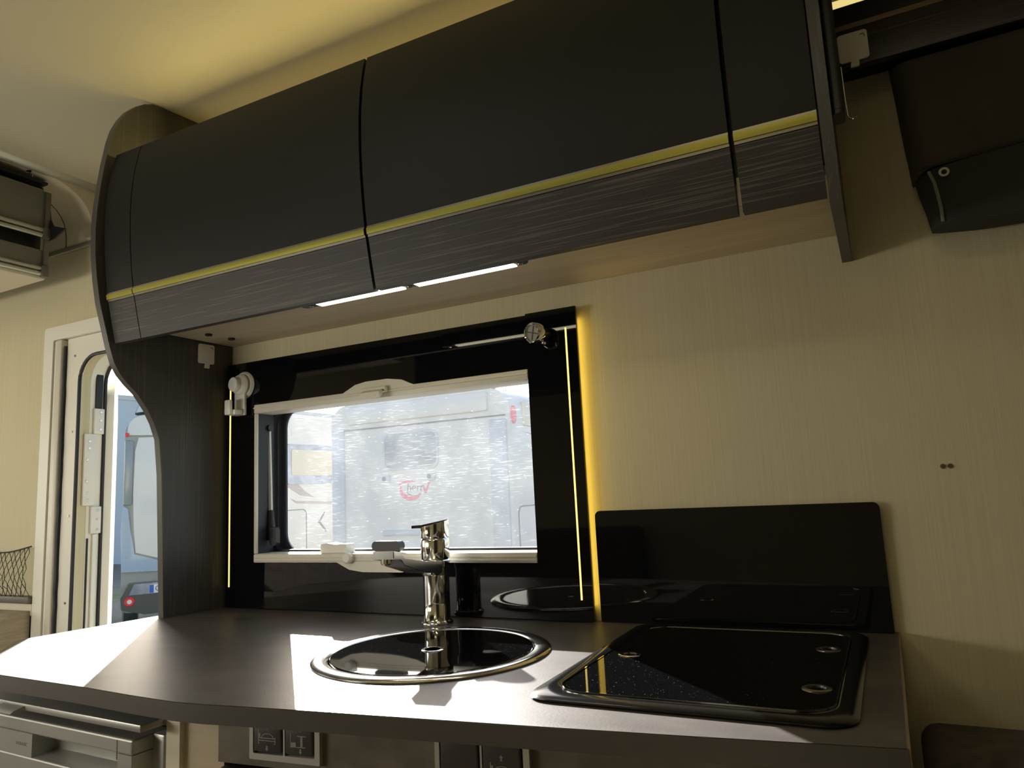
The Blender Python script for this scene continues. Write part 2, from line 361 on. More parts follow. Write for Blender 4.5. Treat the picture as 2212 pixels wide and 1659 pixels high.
def door(x0, x1, name='flap_door'):
    up = curved(x0, x1, 1.757, 2.147).build(name, 'dark_matt', oc, angle=20)
    curved(x0, x1, 1.733, 1.756, .016, -.001, 4).build('grey_strip', 'steel_dark', up)
    curved(x0, x1, 1.738, 1.751, .006, -.004, 4).build('reflection_strip', 'strip_reflection', up)  # carries the painted yellow reflection of the chrome trim
    curved(x0, x1, 1.626, 1.732, .018, 0, 6).build('lower_panel', 'grain_x', up)
door(-1.766, -1.664, 'corner_filler'); door(-1.661, -.918); door(-.911, -.169); door(-.161, -.034)
MB().box(-.168, -.162, -.352, -.340, 1.64, 1.69).build('joint_cover', 'cream_white', oc)
# right end panel of the cabinet
pr = [(-.001, 1.61), (-.372, 1.61), (-.392, 1.70)]+[(py(z)-.014, z) for z in (1.745, 1.8, 1.86, 1.94, 2.0, 2.06, 2.11)]+[(-.37, 2.2), (-.34, 2.28), (-.28, 2.345), (-.001, 2.345)]
MB().prism(pr, 'x', -.031, -.013).build('end_panel', 'grain_z', oc)
MB().lathe([(.0, 0), (.0095, 0), (.0095, .005), (0, .005)], (-1.645, -.165, 1.6632), 16, (0, 0, 1)).build('round_cap', 'black_matt', oc)
MB().lathe([(.0, 0), (.0095, 0), (.0095, .005), (0, .005)], (-1.640, -.09, 1.6632), 16, (0, 0, 1)).build('round_cap', 'black_matt', oc)

# LED tape on top of the cabinet, shining towards the room
lt = thing('led_tape', (-.9, -.24, 2.144), 'yellow LED tape on an upright strip on top of the overhead cabinet', 'light')
MB().box(-1.74, -.04, -.236, -.228, 2.1445, 2.185).build('carrier', 'black_matt', lt)
MB().box(-1.735, -.045, -.2385, -.236, 2.150, 2.165).build('diffuser', 'led_hidden', lt)
MB().box(-1.735, -.045, -.228, -.2265, 2.150, 2.18).build('rear_fill_glow', 'gap_fill_glow', lt)  # made-up rear glow, lights the gap behind the tape yellow

# tall curved side panel standing on the worktop
PP = [(-.205, .9003), (-.212, 1.10), (-.219, 1.28), (-.228, 1.378), (-.243, 1.42), (-.262, 1.457), (-.292, 1.499), (-.318, 1.523), (-.339, 1.547), (-.355, 1.575), (-.368, 1.615), (-.383, 1.675), (-.397, 1.73), (-.407, 1.795), (-.413, 1.86), (-.415, 1.93), (-.412, 1.99),
      (-.406, 2.051), (-.397, 2.12), (-.386, 2.185), (-.376, 2.225), (-.360, 2.262), (-.342, 2.292), (-.320, 2.316), (-.295, 2.335), (-.27, 2.345), (-.24, 2.3485)]
shear = Matrix(((1, .115, 0, 0), (0, 1, 0, 0), (0, 0, 1, 0), (0, 0, 0, 1)))
sp = thing('room_divider', (-1.75, 0, .902), 'tall dark wood-grain panel with a curved front edge between worktop and ceiling', 'panel')
MB().prism([(0-.001, .9002)]+[(y+.003, z) for y, z in PP]+[(-.001, 2.3485)], 'x', -1.752, -1.735).xf(shear).build('board', 'grain_z', sp)
bb = MB()
o = [(y, z) for y, z in PP]; n = len(o)
L = []
for k, (y, z) in enumerate(o):
    a = Vector(o[min(k+1, n-1)])-Vector(o[max(k-1, 0)]); a.normalize(); nn = Vector((a.y, -a.x))   # points inward (+y)
    if nn.x < 0: nn = -nn
    L.append([(-1.7535, y, z), (-1.7335, y, z), (-1.7335, y+nn.x*.004, z+nn.y*.004), (-1.7535, y+nn.x*.004, z+nn.y*.004), (-1.7535, y, z)])
bb.quadgrid(L); bmesh.ops.remove_doubles(bb.bm, verts=bb.bm.verts, dist=1e-5)
lab(bb.xf(shear).build('edge_band', mat('edge_band', (.075, .070, .062), .35), sp, angle=50), 'smooth grey edge band')

# ------------------------------------------------------------------ lamp under the cabinet
ul = thing('cabinet_lamp', (-.86, -.325, 1.668), 'slim black two-section LED lamp under the front edge of the overhead cabinet', 'lamp')
b = MB().box(-1.135, -.585, -.338, -.312, 1.630, 1.6675, .003)
for x in (-1.135, -.585): b.lathe([(.013, 0), (.013, .006), (.011, .008), (0, .008)], (x, -.325, 1.6375), 20, (0, 0, -1))
b.build('housing', 'black_matt', ul)
for x0, x1 in ((-1.098, -.866), (-.832, -.600)):
    df = MB().box(x0, x1, -.3365, -.3145, 1.6275, 1.631, .0008).build('diffuser', 'led_white', ul)
for x0 in (-1.090, -.824):
    b = MB()
    for k in range(12): b.box(x0+k*.0195, x0+k*.0195+.008, -.329, -.322, 1.6268, 1.6276)
    b.build('led_row', 'led_white', ul, smooth=False)
for x in (-1.12, -.849, -.588): MB().lathe([(0, .0015), (.004, .0015), (.005, 0)], (x, -.325, 1.6285), 12, (0, 0, -1)).build('screw', 'steel', ul)

# ------------------------------------------------------------------ window 1
w1 = bpy.data.objects.new('window_1', None); COL.objects.link(w1); w1.location = (-1.15, 0, 1.03); w1['kind'] = 'structure'
# black gloss surround with a hole, three pieces
b = MB(); y0, y1 = -.028, -.001
sur = thing('window_surround', (-1.15, 0, .905), 'glossy black panel around the kitchen window, standing on the worktop', 'panel')
o = [(-1.690, .907), (-.7225, .907), (-.7225, 1.607), (-1.690, 1.607)]; i = [(-1.608, 1.026), (-.723, 1.026), (-.723, 1.475), (-1.608, 1.475)]
b.box(-1.690, -1.608, y0, y1, .9025, 1.605); b.box(-1.608, -.7235, y0, y1, .9025, 1.026); b.box(-1.608, -.7235, y0, y1, 1.475, 1.605)
b.build('main_panel', 'black_gloss', sur, smooth=False)
MB().box(-1.725, -1.6907, y0, y1, .9025, 1.605).build('left_strip', 'black_gloss', sur, smooth=False)
b = MB().box(-.7228, -.5945, y0-.006, y0+.001, .9025, 1.607); b.box(-.7228, -.606, y0, y1, .9025, 1.60)
b.build('right_strip', 'black_gloss', sur, smooth=False)
MB().box(-.6225, -.6188, y0-.0075, y0-.0055, .948, 1.559).build('led_line', 'led_yellow', sur)
MB().box(-1.7125, -1.7085, y0-.0015, y0+.001, .958, 1.535).build('led_line', 'led_yellow', sur)
MB().box(-.606, -.6045, -.022, -.004, .93, 1.585).build('edge_light', 'led_edge', sur)

# cream inner frame: blind cassette rail on top, sill rail below
def trap(x0, x1, x2, x3, z, h): return [(x0, z), (x1, z+h), (x2, z+h), (x3, z)]
b = MB(); b.box(-1.607, -.7232, -.036, .034, 1.449, 1.474, .002); b.box(-1.607, -.7235, -.0385, -.036, 1.4625, 1.4655)
b.prism([(-1.285, 1.470), (-1.235, 1.492), (-1.20, 1.497), (-1.13, 1.497), (-1.085, 1.490), (-1.04, 1.470)], 'y', -.0365, -.020)
b.build('top_rail', 'off_white', w1)
b = MB(); b.box(-1.607, -.7232, -.036, .036, 1.027, 1.051, .003)
for z in (1.033, 1.041): b.box(-1.6, -.7235, -.038, -.035, z, z+.003)
b.prism([(-1.31, 1.030), (-1.265, 1.010), (-1.22, 1.004), (-1.10, 1.004), (-1.06, 1.010), (-1.02, 1.030)], 'y', -.0365, -.0285)
b.build('bottom_rail', 'off_white', w1)
MB().box(-1.607, -1.597, -.035, -.027, 1.0515, 1.4485, .002).build('side_rail', 'off_white', w1)
MB().box(-1.6075, -1.600, -.0265, .034, 1.0515, 1.4485).build('side_reveal', 'rubber', w1)
b = MB(); b.box(-1.205, -1.125, -.050, -.037, 1.462, 1.478, .003); b.prism([(-.050, 1.462), (-.060, 1.447), (-.066, 1.447), (-.066, 1.462), (-.05, 1.470)], 'x', -1.196, -1.134)
b.build('blind_handle', 'off_white', w1)
MB().box(-1.20, -1.13, -.0525, -.050, 1.4655, 1.4675).build('handle_slot', 'black_matt', w1)
lab(MB().lathe([(0, 0), (.014, 0), (.014, .012), (.010, .015), (0, .015)], (-1.262, -.037, 1.040), 20, (0, -1, 0)).build('blind_catch', 'white', w1), 'small round catch on the sill rail')
# outer frame, black seal and acrylic
MB().frame(rrect(-1.640, -.60, 1.028, 1.482, .03), rrect(-1.612, -.63, 1.056, 1.458, .045), 'y', .036, .062).build('rubber_seal', 'rubber', w1)
MB().prism(rrect(-1.650, -.60, 1.02, 1.49, .05), 'y', .064, .068).build('acrylic_pane', 'acrylic', w1)
MB().frame(rrect(-1.630, -.60, 1.04, 1.475, .03), rrect(-1.585, -.63, 1.052, 1.462, .05), 'y', .069, .075).build('pane_edge', 'rubber', w1)
# window stay at the left
st = MB().tube([(-1.598, .020, 1.135), (-1.601, .020, 1.25), (-1.606, .020, 1.405)], .0075, 12).build('window_stay', 'alu', w1)
MB().tube([(-1.625, .020, 1.409), (-1.592, .016, 1.409)], .0095, 14).build('pivot', 'black_matt', st)
MB().tube([(-1.592, .019, 1.09), (-1.594, .019, 1.12), (-1.597, .019, 1.17)], [.0125, .0115, .009], 12).build('sleeve', 'black_matt', st)
b = MB().frame(rrect(-1.588, -1.562, 1.070, 1.122, .010), rrect(-1.580, -1.571, 1.090, 1.114, .004), 'y', .005, .02); b.box(-1.598, -1.580, .008, .018, 1.085, 1.095)
b.build('turn_catch', 'black_matt', st)
# latches on the sill
b = MB().prism(rrect(-1.200, -1.110, 1.0545, 1.080, .012, 6), 'y', -.024, -.004); b.build('window_latch', 'black_matt', w1)
lb = MB().box(-1.185, -1.125, -.02, .0, 1.051, 1.056, .002).build('latch_base', 'black_matt', w1)
b = MB().prism([(-1.375, 1.0515), (-1.372, 1.074), (-1.35, 1.077), (-1.32, 1.073), (-1.30, 1.075), (-1.286, 1.074), (-1.284, 1.0515)], 'y', -.022, .012)
lab(b.build('window_latch', 'white', w1), 'white plastic latch on the sill rail')

# ------------------------------------------------------------------ suction hook, knob, adhesive plates
sh = thing('suction_hook', (-1.665, -.0285, 1.538), 'white suction-cup hook on the black panel left of the window', 'hook')
MB().lathe([(0, 0), (.040, 0), (.041, .003), (.036, .010), (0, .010)], (-1.652, -.0285, 1.537), 36, (0, -1, 0)).build('suction_cup', 'white', sh)
MB().lathe([(.032, .0105), (.033, .014), (.028, .024), (.022, .028), (.021, .040), (.0195, .042), (0, .042)], (-1.652, -.0285, 1.537), 36, (-.12, -1, 0)).build('knob', 'white', sh)
b = MB().box(-1.676, -1.634, -.046, -.037, 1.447, 1.517, .003); b.box(-1.676, -1.640, -.074, -.046, 1.447, 1.463, .004); b.box(-1.676, -1.652, -.083, -.072, 1.447, 1.491, .004)
b.build('hook_arm', 'white', sh)

kb = thing('swivel_spot', (-.675, -.035, 1.55), 'round chrome-rimmed swivel fitting with a cross, upper right corner of the black window panel', 'fitting')
KM = Matrix.Translation((-.668, -.0355, 1.5515)) @ Matrix.Rotation(-.28, 4, 'Z') @ Matrix.Rotation(.10, 4, 'X')
MB().lathe([(.0, .0), (.011, .0), (.011, .02), (.016, .026), (.0185, .04), (.0, .04)], (0, 0, 0), 24, (0, -1, 0)).xf(KM).build('stem', 'steel_dark', kb)
MB().lathe([(.0200, .030), (.0235, .032), (.0240, .052), (.0215, .056), (.0195, .055), (.0190, .048)], (0, 0, 0), 44, (0, -1, 0), closed=True).xf(KM).build('rim', 'chrome', kb)
MB().lathe([(0, .03), (.0192, .03), (.0192, .050), (0, .050)], (0, 0, 0), 32, (0, -1, 0)).xf(KM).build('face', mat('spot_face', (.20, .185, .14), .4), kb)
b = MB(); b.box(-.0165, .0165, -.0512, -.0502, -.0013, .0013); b.box(-.0013, .0013, -.0512, -.0502, -.0165, .0165)
b.xf(KM @ Matrix.Rotation(.3, 4, 'Y')).build('cross', 'black_matt', kb)
MB().tube([(.012, -.030, -.020), (.016, -.038, -.026), (.024, -.040, -.028)], .003, 8).xf(KM).build('peg', 'chrome', kb)

def plate(loc, mw, label):
    o = thing('adhesive_hook', loc, label, 'hook')
    a = MB().prism(rrect(-.026, .026, -.029, .029, .006), 'y', -.003, 0).xf(mw).build('plate', 'white', o)
    MB().prism([(-.008, -.043), (.007, -.043), (.008, -.025), (-.005, -.025)], 'y', -.008, -.0032).xf(mw).build('hook_tab', 'white', o)
    MB().prism([(.013, .022), (.021, .022), (.0225, .014), (.020, .0145), (.019, .0195), (.013, .0195)], 'y', -.0034, -.003).xf(mw).build('mark', 'print', o)
mwl = Matrix.Translation((-1.744, -.091, 1.634)) @ Matrix.Rotation(math.radians(90+0)-.115, 4, 'Z')
plate((-1.744, -.091, 1.634), mwl, 'small white adhesive hook plate on the dark side panel just below the cabinet')
plate((.034, -.1005, 2.0), Matrix.Translation((.034, -.1005, 2.0)), 'white adhesive hook plate on the dark valance at upper right')

# ------------------------------------------------------------------ worktop, built-in sink and hob
WT = [(-1.80, -.001), (-1.815, -.18), (-1.862, -.495), (-1.856, -.520), (-1.752, -.612), (-1.66, -.69), (-1.60, -.722), (-1.501, -.742), (-1.244, -.750), (-1.10, -.760), (-1.0, -.764), (-.94, -.760), (-.889, -.752), (-.794, -.739), (-.656, -.723), (-.433, -.696), (-.23, -.669), (-.012, -.637), (-.012, -.001)]
wt = thing('worktop', (-.9, -.35, .872), 'dark stone-look kitchen worktop with a bulging front edge, sunlit', 'worktop')
c = (-.79, -.37); RS = .222
NS = 64; outer = WT; 
b = MB()
def hole_loop(n):
    return [(c[0]+RS*.93*math.cos(t*2*PI/n), c[1]+RS*.93*math.sin(t*2*PI/n)) for t in range(n)]
HL = rrect(-.475, -.075, -.58, -.06, .04, 5)
for z, fl in ((.9, 1), (.872, 0)):
    polys = [[Vector((p[0], p[1], 0)) for p in WT], [Vector((p[0], p[1], 0)) for p in hole_loop(48)], [Vector((p[0], p[1], 0)) for p in HL]]
    flat = [v for p in polys for v in p]; vs = [b.bm.verts.new((v.x, v.y, z)) for v in flat]
    for tri in tessellate_polygon(polys): b.bm.faces.new([vs[k] for k in tri])
for lp in (hole_loop(48), HL):
    n = len(lp); A = [b.bm.verts.new((p[0], p[1], .9)) for p in lp]; B = [b.bm.verts.new((p[0], p[1], .872)) for p in lp]
    for k in range(n): b.bm.faces.new((A[k], A[(k+1) % n], B[(k+1) % n], B[k]))
bmesh.ops.remove_doubles(b.bm, verts=b.bm.verts, dist=1e-5)
b.build('slab', 'worktop', wt, smooth=False)
# edging strip following the outline
b = MB(); L = []
n = len(WT)
for k in range(0, n):
    p = Vector(WT[k]); a = Vector(WT[min(k+1, n-1)])-Vector(WT[max(k-1, 0)]); a.normalize(); nn = Vector((-a.y, a.x))
    if nn.dot(Vector((-.9, -.35))-p) > 0: nn = -nn
    q = p+nn*.0015
    L.append([(p.x, p.y, .8995), (q.x, q.y, .899), (q.x, q.y, .8725), (p.x, p.y, .872)])
b.quadgrid(L[:-1]).build('edging', 'edge', wt, angle=60)
lab(MB().box(-.0118, -.0085, -.635, -.001, .872, .9005).build('end_trim', 'brown_trim', wt), 'light brown end trim')

sk = thing('round_sink', (c[0], c[1], .9), 'round steel sink closed by a black glass lid, behind it the faucet', 'sink')
cc = (c[0], c[1], 0)
MB().lathe([(RS, .9005), (RS, .9025), (RS-.004, .9055), (RS-.012, .9070), (.197, .9060), (.192, .9035), (.190, .900), (.188, .88), (.205, .88), (.206, .8985)], cc, 96, closed=True).build('rim', 'steel', sk)
lid = MB().lathe([(.0175, .9015), (.1875, .9015), (.1885, .9025), (.188, .9045), (.187, .9052), (.1865, .90521), (.0195, .90521), (.019, .9052), (.0175, .9045)], cc, 96, closed=True).build('glass_lid', 'black_glass', sk, angle=12)
MB().lathe([(.0150, .903), (.0150, .9062), (.019, .9068), (.0215, .9056), (.019, .9050), (.0172, .903)], cc, 32, closed=True).build('finger_ring', 'chrome', lid)
MB().lathe([(.182, .896), (.175, .78), (.14, .755), (0, .752), (0, .750), (.142, .753), (.177, .778), (.184, .896)], cc, 64).build('bowl', 'steel', sk)

hb = thing('hob', (-.275, -.32, .9), 'built-in hob under a flat black glass lid, at the right end of the worktop', 'hob')
b = MB(); no = 8
loops = [(rrect(-.490, -.060, -.600, -.042, .040, no), .9005), (rrect(-.491, -.059, -.601, -.041, .041, no), .903), (rrect(-.486, -.064, -.596, -.046, .038, no), .9065), (rrect(-.470, -.078, -.575, -.062, .05, no), .9075),
         (rrect(-.462, -.085, -.560, -.068, .05, no), .9045), (rrect(-.462, -.085, -.560, -.068, .05, no), .90), (rrect(-.470, -.078, -.575, -.062, .04, no), .8995)]
V = [[b.bm.verts.new((p[0], p[1], z)) for p in lp] for lp, z in loops]; m = len(V[0])
for k in range(len(V)):
    A, B = V[k], V[(k+1) % len(V)]
    for t in range(m): b.bm.faces.new((A[t], A[(t+1) % m], B[(t+1) % m], B[t]))
b.build('tray_rim', 'enamel', hb, angle=60)
gl = MB().prism(rrect(-.459, -.088, -.557, -.071, .047, no), 'z', .901, .9063).build('glass_lid', 'black_glass', hb)
MB().frame(rrect(-.4612, -.0858, -.5592, -.0688, .049, no), rrect(-.4592, -.0878, -.5572, -.0708, .047, no), 'z', .903, .9072).build('lid_seam', 'chrome', hb)
for (x, y, mm) in ((-.421, -.323, 'chrome'), (-.115, -.451, 'steel_dark'), (-.116, -.205, 'steel_dark')):
    MB().lathe([(.0125, .9063), (.0125, .9078), (.0165, .9084), (.0195, .9070), (.0195, .9063)], (x, y, 0), 32, closed=True).build('grommet', mm, gl)
MB().prism(rrect(-.474, -.076, -.572, -.064, .04), 'z', .874, .888).build('lower_tray', 'black_matt', hb)

sg = thing('splash_guard', (-.30, -.02, .9), 'black glass splash guard upright against the wall behind the hob', 'splashback')
MB().prism(rrect(-.584, -.017, .9012, 1.1385, (.003, .003, .012, .012)), 'y', -.019, -.012).build('glass', 'black_gloss', sg)
for x in (-.50, -.10): MB().lathe([(0, 0), (.01, 0), (.01, .011), (0, .011)], (x, -.012, 1.08), 16, (0, 1, 0)).build('spacer', 'rubber', sg)

# ------------------------------------------------------------------ faucet
fx, fy = -.955, -.10
fa = thing('faucet', (fx, fy, .9), 'chrome single-lever mixer faucet behind the round sink', 'faucet')
MB().lathe([(0, .9005), (.037, .9005), (.037, .903), (.033, .9065), (.0305, .909), (.0305, .95), (.0308, 1.008), (0, 1.008)], (fx, fy, 0), 48).build('base_column', 'chrome', fa, angle=50)
MB().lathe([(0, 1.0085), (.032, 1.0085), (.0335, 1.012), (.0335, 1.040), (.0305, 1.044), (0, 1.044)], (fx, fy, 0), 48).build('swivel_collar', 'chrome', fa)
MB().lathe([(0, 1.0445), (.0325, 1.0445), (.0335, 1.048), (.0335, 1.086), (.0325, 1.090), (.0305, 1.092), (0, 1.092)], (fx, fy, 0), 48).build('upper_body', 'chrome', fa)
b = MB().lathe([(0, 1.0925), (.0325, 1.0925), (.0335, 1.096), (.0335, 1.120), (0, 1.120)], (fx, fy, 0), 48)
for v in b.bm.verts:
    if v.co.z > 1.115: v.co.z = 1.1255+((v.co.x-fx)*.8+(v.co.y-fy)*.6)*.22
cap = b.build('cap', 'chrome', fa)
MB().prism([(-.0300, 1.1335), (.030, 1.1235), (.054, 1.1228), (.054, 1.1165), (.028, 1.1160), (-.020, 1.123)], 'y', -.0115, .0115).xf(Matrix.Translation((fx, fy, 0)) @ Matrix.Rotation(math.atan2(-.6, -.8), 4, 'Z')).build('lever', 'chrome', fa)
MB().lathe([(0, .003), (.005, .003), (.0065, 0)], (fx, fy-.0325, 1.107), 16, (0, -1, 0)).build('screw', 'steel_dark', cap)
# spout: a flat arm that rises and widens towards its square tip
b = MB(); S0 = Vector((fx, fy)); tip = Vector((-.922, -.335)); dr = (tip-S0).normalized(); nr = Vector((dr.y, -dr.x)); Lh = (tip-S0).length
st_ = [(0.010, .026, 1.012, 1.040), (.10, .0255, 1.024, 1.048), (.20, .025, 1.050, 1.066), (Lh*.9, .0245, 1.062, 1.078), (Lh+.008, .0245, 1.067, 1.0835)]
rings = []
for s_, hw, za, zb in st_:
    p = S0+dr*s_; rings.append([b.bm.verts.new((*(p+nr*u*hw), z)) for u, z in ((-1, za), (1, za), (1, zb), (-1, zb))])
for A, B in zip(rings, rings[1:]):
    for k in range(4): b.bm.faces.new((A[k], A[(k+1) % 4], B[(k+1) % 4], B[k]))
b.bm.faces.new(rings[0]); b.bm.faces.new(rings[-1])
bmesh.ops.bevel(b.bm, geom=list(b.bm.edges), offset=.0015, segments=2, affect='EDGES')
sp_ = b.build('spout', 'spout_chrome', fa)
MB().lathe([(0, 1.055), (.010, 1.055), (.0125, 1.058), (.0125, 1.070), (0, 1.070)], (tip.x, tip.y+.006, 0), 24).build('aerator', 'steel', sp_)

# ------------------------------------------------------------------ below the worktop
def XY(u): return -1.0+u, -.70+u*.0969      # front panel line, u along it
ang = math.atan(.0969)
MWP = Matrix.Translation((-1.0, -.70, 0)) @ Matrix.Rotation(ang, 4, 'Z')
bc = thing('base_cabinet', (-.5, -.4, 0), 'kitchen base cabinet with mottled brown front under the worktop', 'cabinet')
MB().box(.022, .985, 0, .016, .795, .8715).xf(MWP).build('control_fascia', 'stone_panel', bc, smooth=False)
MB().box(.028, .985, -.004, .014, .10, .789, .004).xf(MWP).build('drawer_front', 'black_matt', bc)
MB().box(-.061, .021, .014, .03, .05, .871).xf(MWP).build('stile', 'cream_wood', bc)
MB().box(-1.094, -1.062, -.702, -.1, .05, .871).build('side_board', 'cream_white', bc)
MB().box(-.032, -.016, -.598, -.001, .05, .8715).build('end_board', 'brown_trim', bc)
MB().box(-1.05, -.035, -.56, -.1, .05, .15).build('plinth', 'black_matt', bc)

def icon_tri(b, x, z, s, up=1):
    b.prism([(x-s, z), (x+s, z), (x, z+up*s*1.2)], 'y', -.0003, 0); b.box(x-s*.45, x+s*.45, -.0003, 0, min(z, z-up*s*1.3), max(z, z-up*s*1.3))
def bed_icon(x, z):
    b = MB(); icon_tri(b, x, z+.0165, .0030); icon_tri(b, x, z-.0155, .0030, -1)
    for u0, u1, w0, w1 in ((-.0165, -.015, -.009, .010), (-.015, .015, -.005, -.0038), (-.015, .015, -.0015, -.0003), (.0145, .016, -.009, .001), (-.015, -.012, 0, .006), (-.0165, -.013, -.009, -.008), (.0125, .016, -.009, -.008)):
        b.box(x+u0, x+u1, -.0003, 0, z+w0, z+w1)
    for k in range(10):
        t0, t1 = PI*k/10, PI*(k+1)/10
        P = [(x+.001+.0115*math.cos(t)*rr, z-.0003+.0065*math.sin(t)*rr) for t, rr in ((t0, 1), (t1, 1), (t1, .86), (t0, .86))]; b.prism(P, 'y', -.0003, 0)
    return b
def seat_icon(x, z):
    b = MB(); icon_tri(b, x+.004, z+.0165, .0030); icon_tri(b, x+.004, z-.0155, .0030, -1)
    for u0, u1, w0, w1 in ((-.014, -.0128, -.005, .010), (-.014, -.004, -.010, -.003), (-.002, .014, .0055, .0068), (.004, .008, -.009, .0055), (-.004, .013, -.010, -.0088)):
        b.box(x+u0, x+u1, -.0003, 0, z+w0, z+w1)
    return b
def switch(u0, u1, z0, icons, label):
    o = thing('switch_plate', (*XY((u0+u1)/2), (z0+.87)/2), label, 'switch')
    zt = .868; md = (u0+u1)/2
    MB().frame(rrect(u0, u1, z0, zt, .002, 2), rrect(u0+.007, u1-.009, z0+.009, zt-.004, .002, 2), 'y', -.008, -.0005).xf(MWP).build('chrome_frame', 'silver_frame', o)
    MB().box(md-.002, md+.001, -.007, -.0005, z0+.009, zt-.004).xf(MWP).build('divider', 'silver_frame', o)
    MB().box(u0+.007, u1-.009, -.0035, -.0005, z0+.009, zt-.004).xf(MWP).build('back_plate', 'black_matt', o)
    for (a, c_), ic in zip(((u0+.009, md-.004), (md+.003, u1-.012)), icons):
        k = MB().box(a, c_, -.0095, -.0035, z0+.012, zt-.007, .003, 3).xf(MWP).build('rocker', 'button', o)
        if ic: ic((a+c_)/2, (z0+zt)/2+.003).xf(MWP @ Matrix.Translation((0, -.0096, 0))).build('icon', 'print', k, smooth=False)
switch(.090, .219, .8075, (bed_icon, seat_icon), 'switch plate with bed and dinette up-down buttons, left under the worktop')
switch(.409, .548, .804, (None, lambda x, z: bed_icon(x, z-.012)), 'switch plate with a blank button beside a bed-up button, under the sink')

# ------------------------------------------------------------------ fridge
fr = thing('fridge', (-1.102, -.744, 0), 'silver compact fridge with recessed door grip under the left of the worktop', 'fridge')
MB().box(-1.66, -1.102, -.744, -.45, .838, .850, .002).build('top_slab', 'silver', fr)
MB().box(-1.64, -1.14, -.66, -.30, .06, .8375).build('body', 'silver_dark', fr)
MB().box(-1.135, -1.105, -.70, -.45, .06, .822, .004).build('side_trim', 'silver', fr)
# door front with a rectangular recess between x -1.42 and -1.175
b = MB(); yF = -.737; D = dict(y0=yF, y1=-.665)
b.box(-1.64, -1.133, yF, -.665, .06, .757, .003); b.box(-1.64, -1.133, yF, -.665, .797, .821, .003); b.box(-1.64, -1.428, yF, -.665, .757, .797); b.box(-1.170, -1.133, yF, -.665, .757, .797); b.box(-1.428, -1.170, -.695, -.665, .757, .797)
b.build('door', 'silver', fr, smooth=False)
b = MB(); b.prism([(-.733, .757)]+[(-.733+.038*math.sin(t*PI/16), .757+.006*(1-math.cos(t*PI/16))) for t in range(1, 8)]+[(-.695, .757)], 'x', -1.427, -1.171)
b.build('grip_floor', 'silver', fr)
MB().box(-1.1735, -1.1720, -.7376, -.7365, .787, .818).build('seam', 'silver_dark', fr)
b = MB().prism([(-.7445, .846), (-.7445, .8395), (-.762, .835), (-.768, .838), (-.762, .842)], 'x', -1.515, -1.445)
b.build('latch', 'silver', fr)
text('lettering', 'DOMETIC', .0085, 'print', fr, FACE((-1.462, -.7372, .777)))
fr.rotation_euler.z = math.radians(-2.6)

# ------------------------------------------------------------------ right side: valance, bag, rail, bench
va = thing('valance', (.8, -.05, 1.963), 'dark wood-grain valance shelf running along the wall at upper right', 'shelf')
MB().box(-.010, X1-.002, -.1, -.082, 1.963, 2.0395, .001).build('board', 'valance', va)
MB().box(-.010, .19, -.1005, -.06, 2.040, 2.0505, .001).build('trim_strip', 'brown_trim', va)
MB().box(-.010, X1-.002, -.093, -.05, 2.051, 2.094, .002).build('upper_board', 'dark_matt', va)
MB().box(-.010, X1-.002, -.081, -.001, 1.985, 2.0).build('shelf_base', 'dark_matt', va)
MB().box(-.008, .075, -.09, -.05, 2.0945, 2.112, .002).build('light_strip', 'led_soft', va)
sc = [(.107, 1.198), (.095, 1.198)]
for x, z in sc[::-1]:
    o = MB().lathe([(0, .0035), (.0035, .0035), (.0048, .0)], (x, -.0002, z), 12, (0, -1, 0)).build('wall_screw', 'steel_dark')
    o['label'] = 'left one of two tiny dark screws in the bare wall' if x < .1 else 'right one of two tiny dark screws in the bare wall'
    o['category'] = 'screw'; o['group'] = 'pair of screws in the wall'

rl = thing('black_rail', (-.004, -.37, 1.745), 'black rounded upright rail beside the right end panel of the cabinet', 'rail')
MB().prism(rrect(-.0125, .006, -.395, -.352, .007), 'z', 1.745, 2.33).build('rail', 'black_matt', rl)
MB().prism(rrect(-.0120, .0055, -.3945, -.3525, .007), 'z', 1.738, 1.745).build('end_cap', 'black_matt', rl)
hk = MB().tube([(.008, -.30, 1.86), (.0085, -.30, 1.80), (.0095, -.302, 1.772)]+[(.0165-.007*math.cos(t), -.303, 1.772-.007*math.sin(t)*1.0) for t in [k*PI/6 for k in range(1, 6)]], .0012, 6).build('wire_hook', 'chrome')
tag(hk, 'thin chrome wire hook beside the black rail at upper right', 'hook')

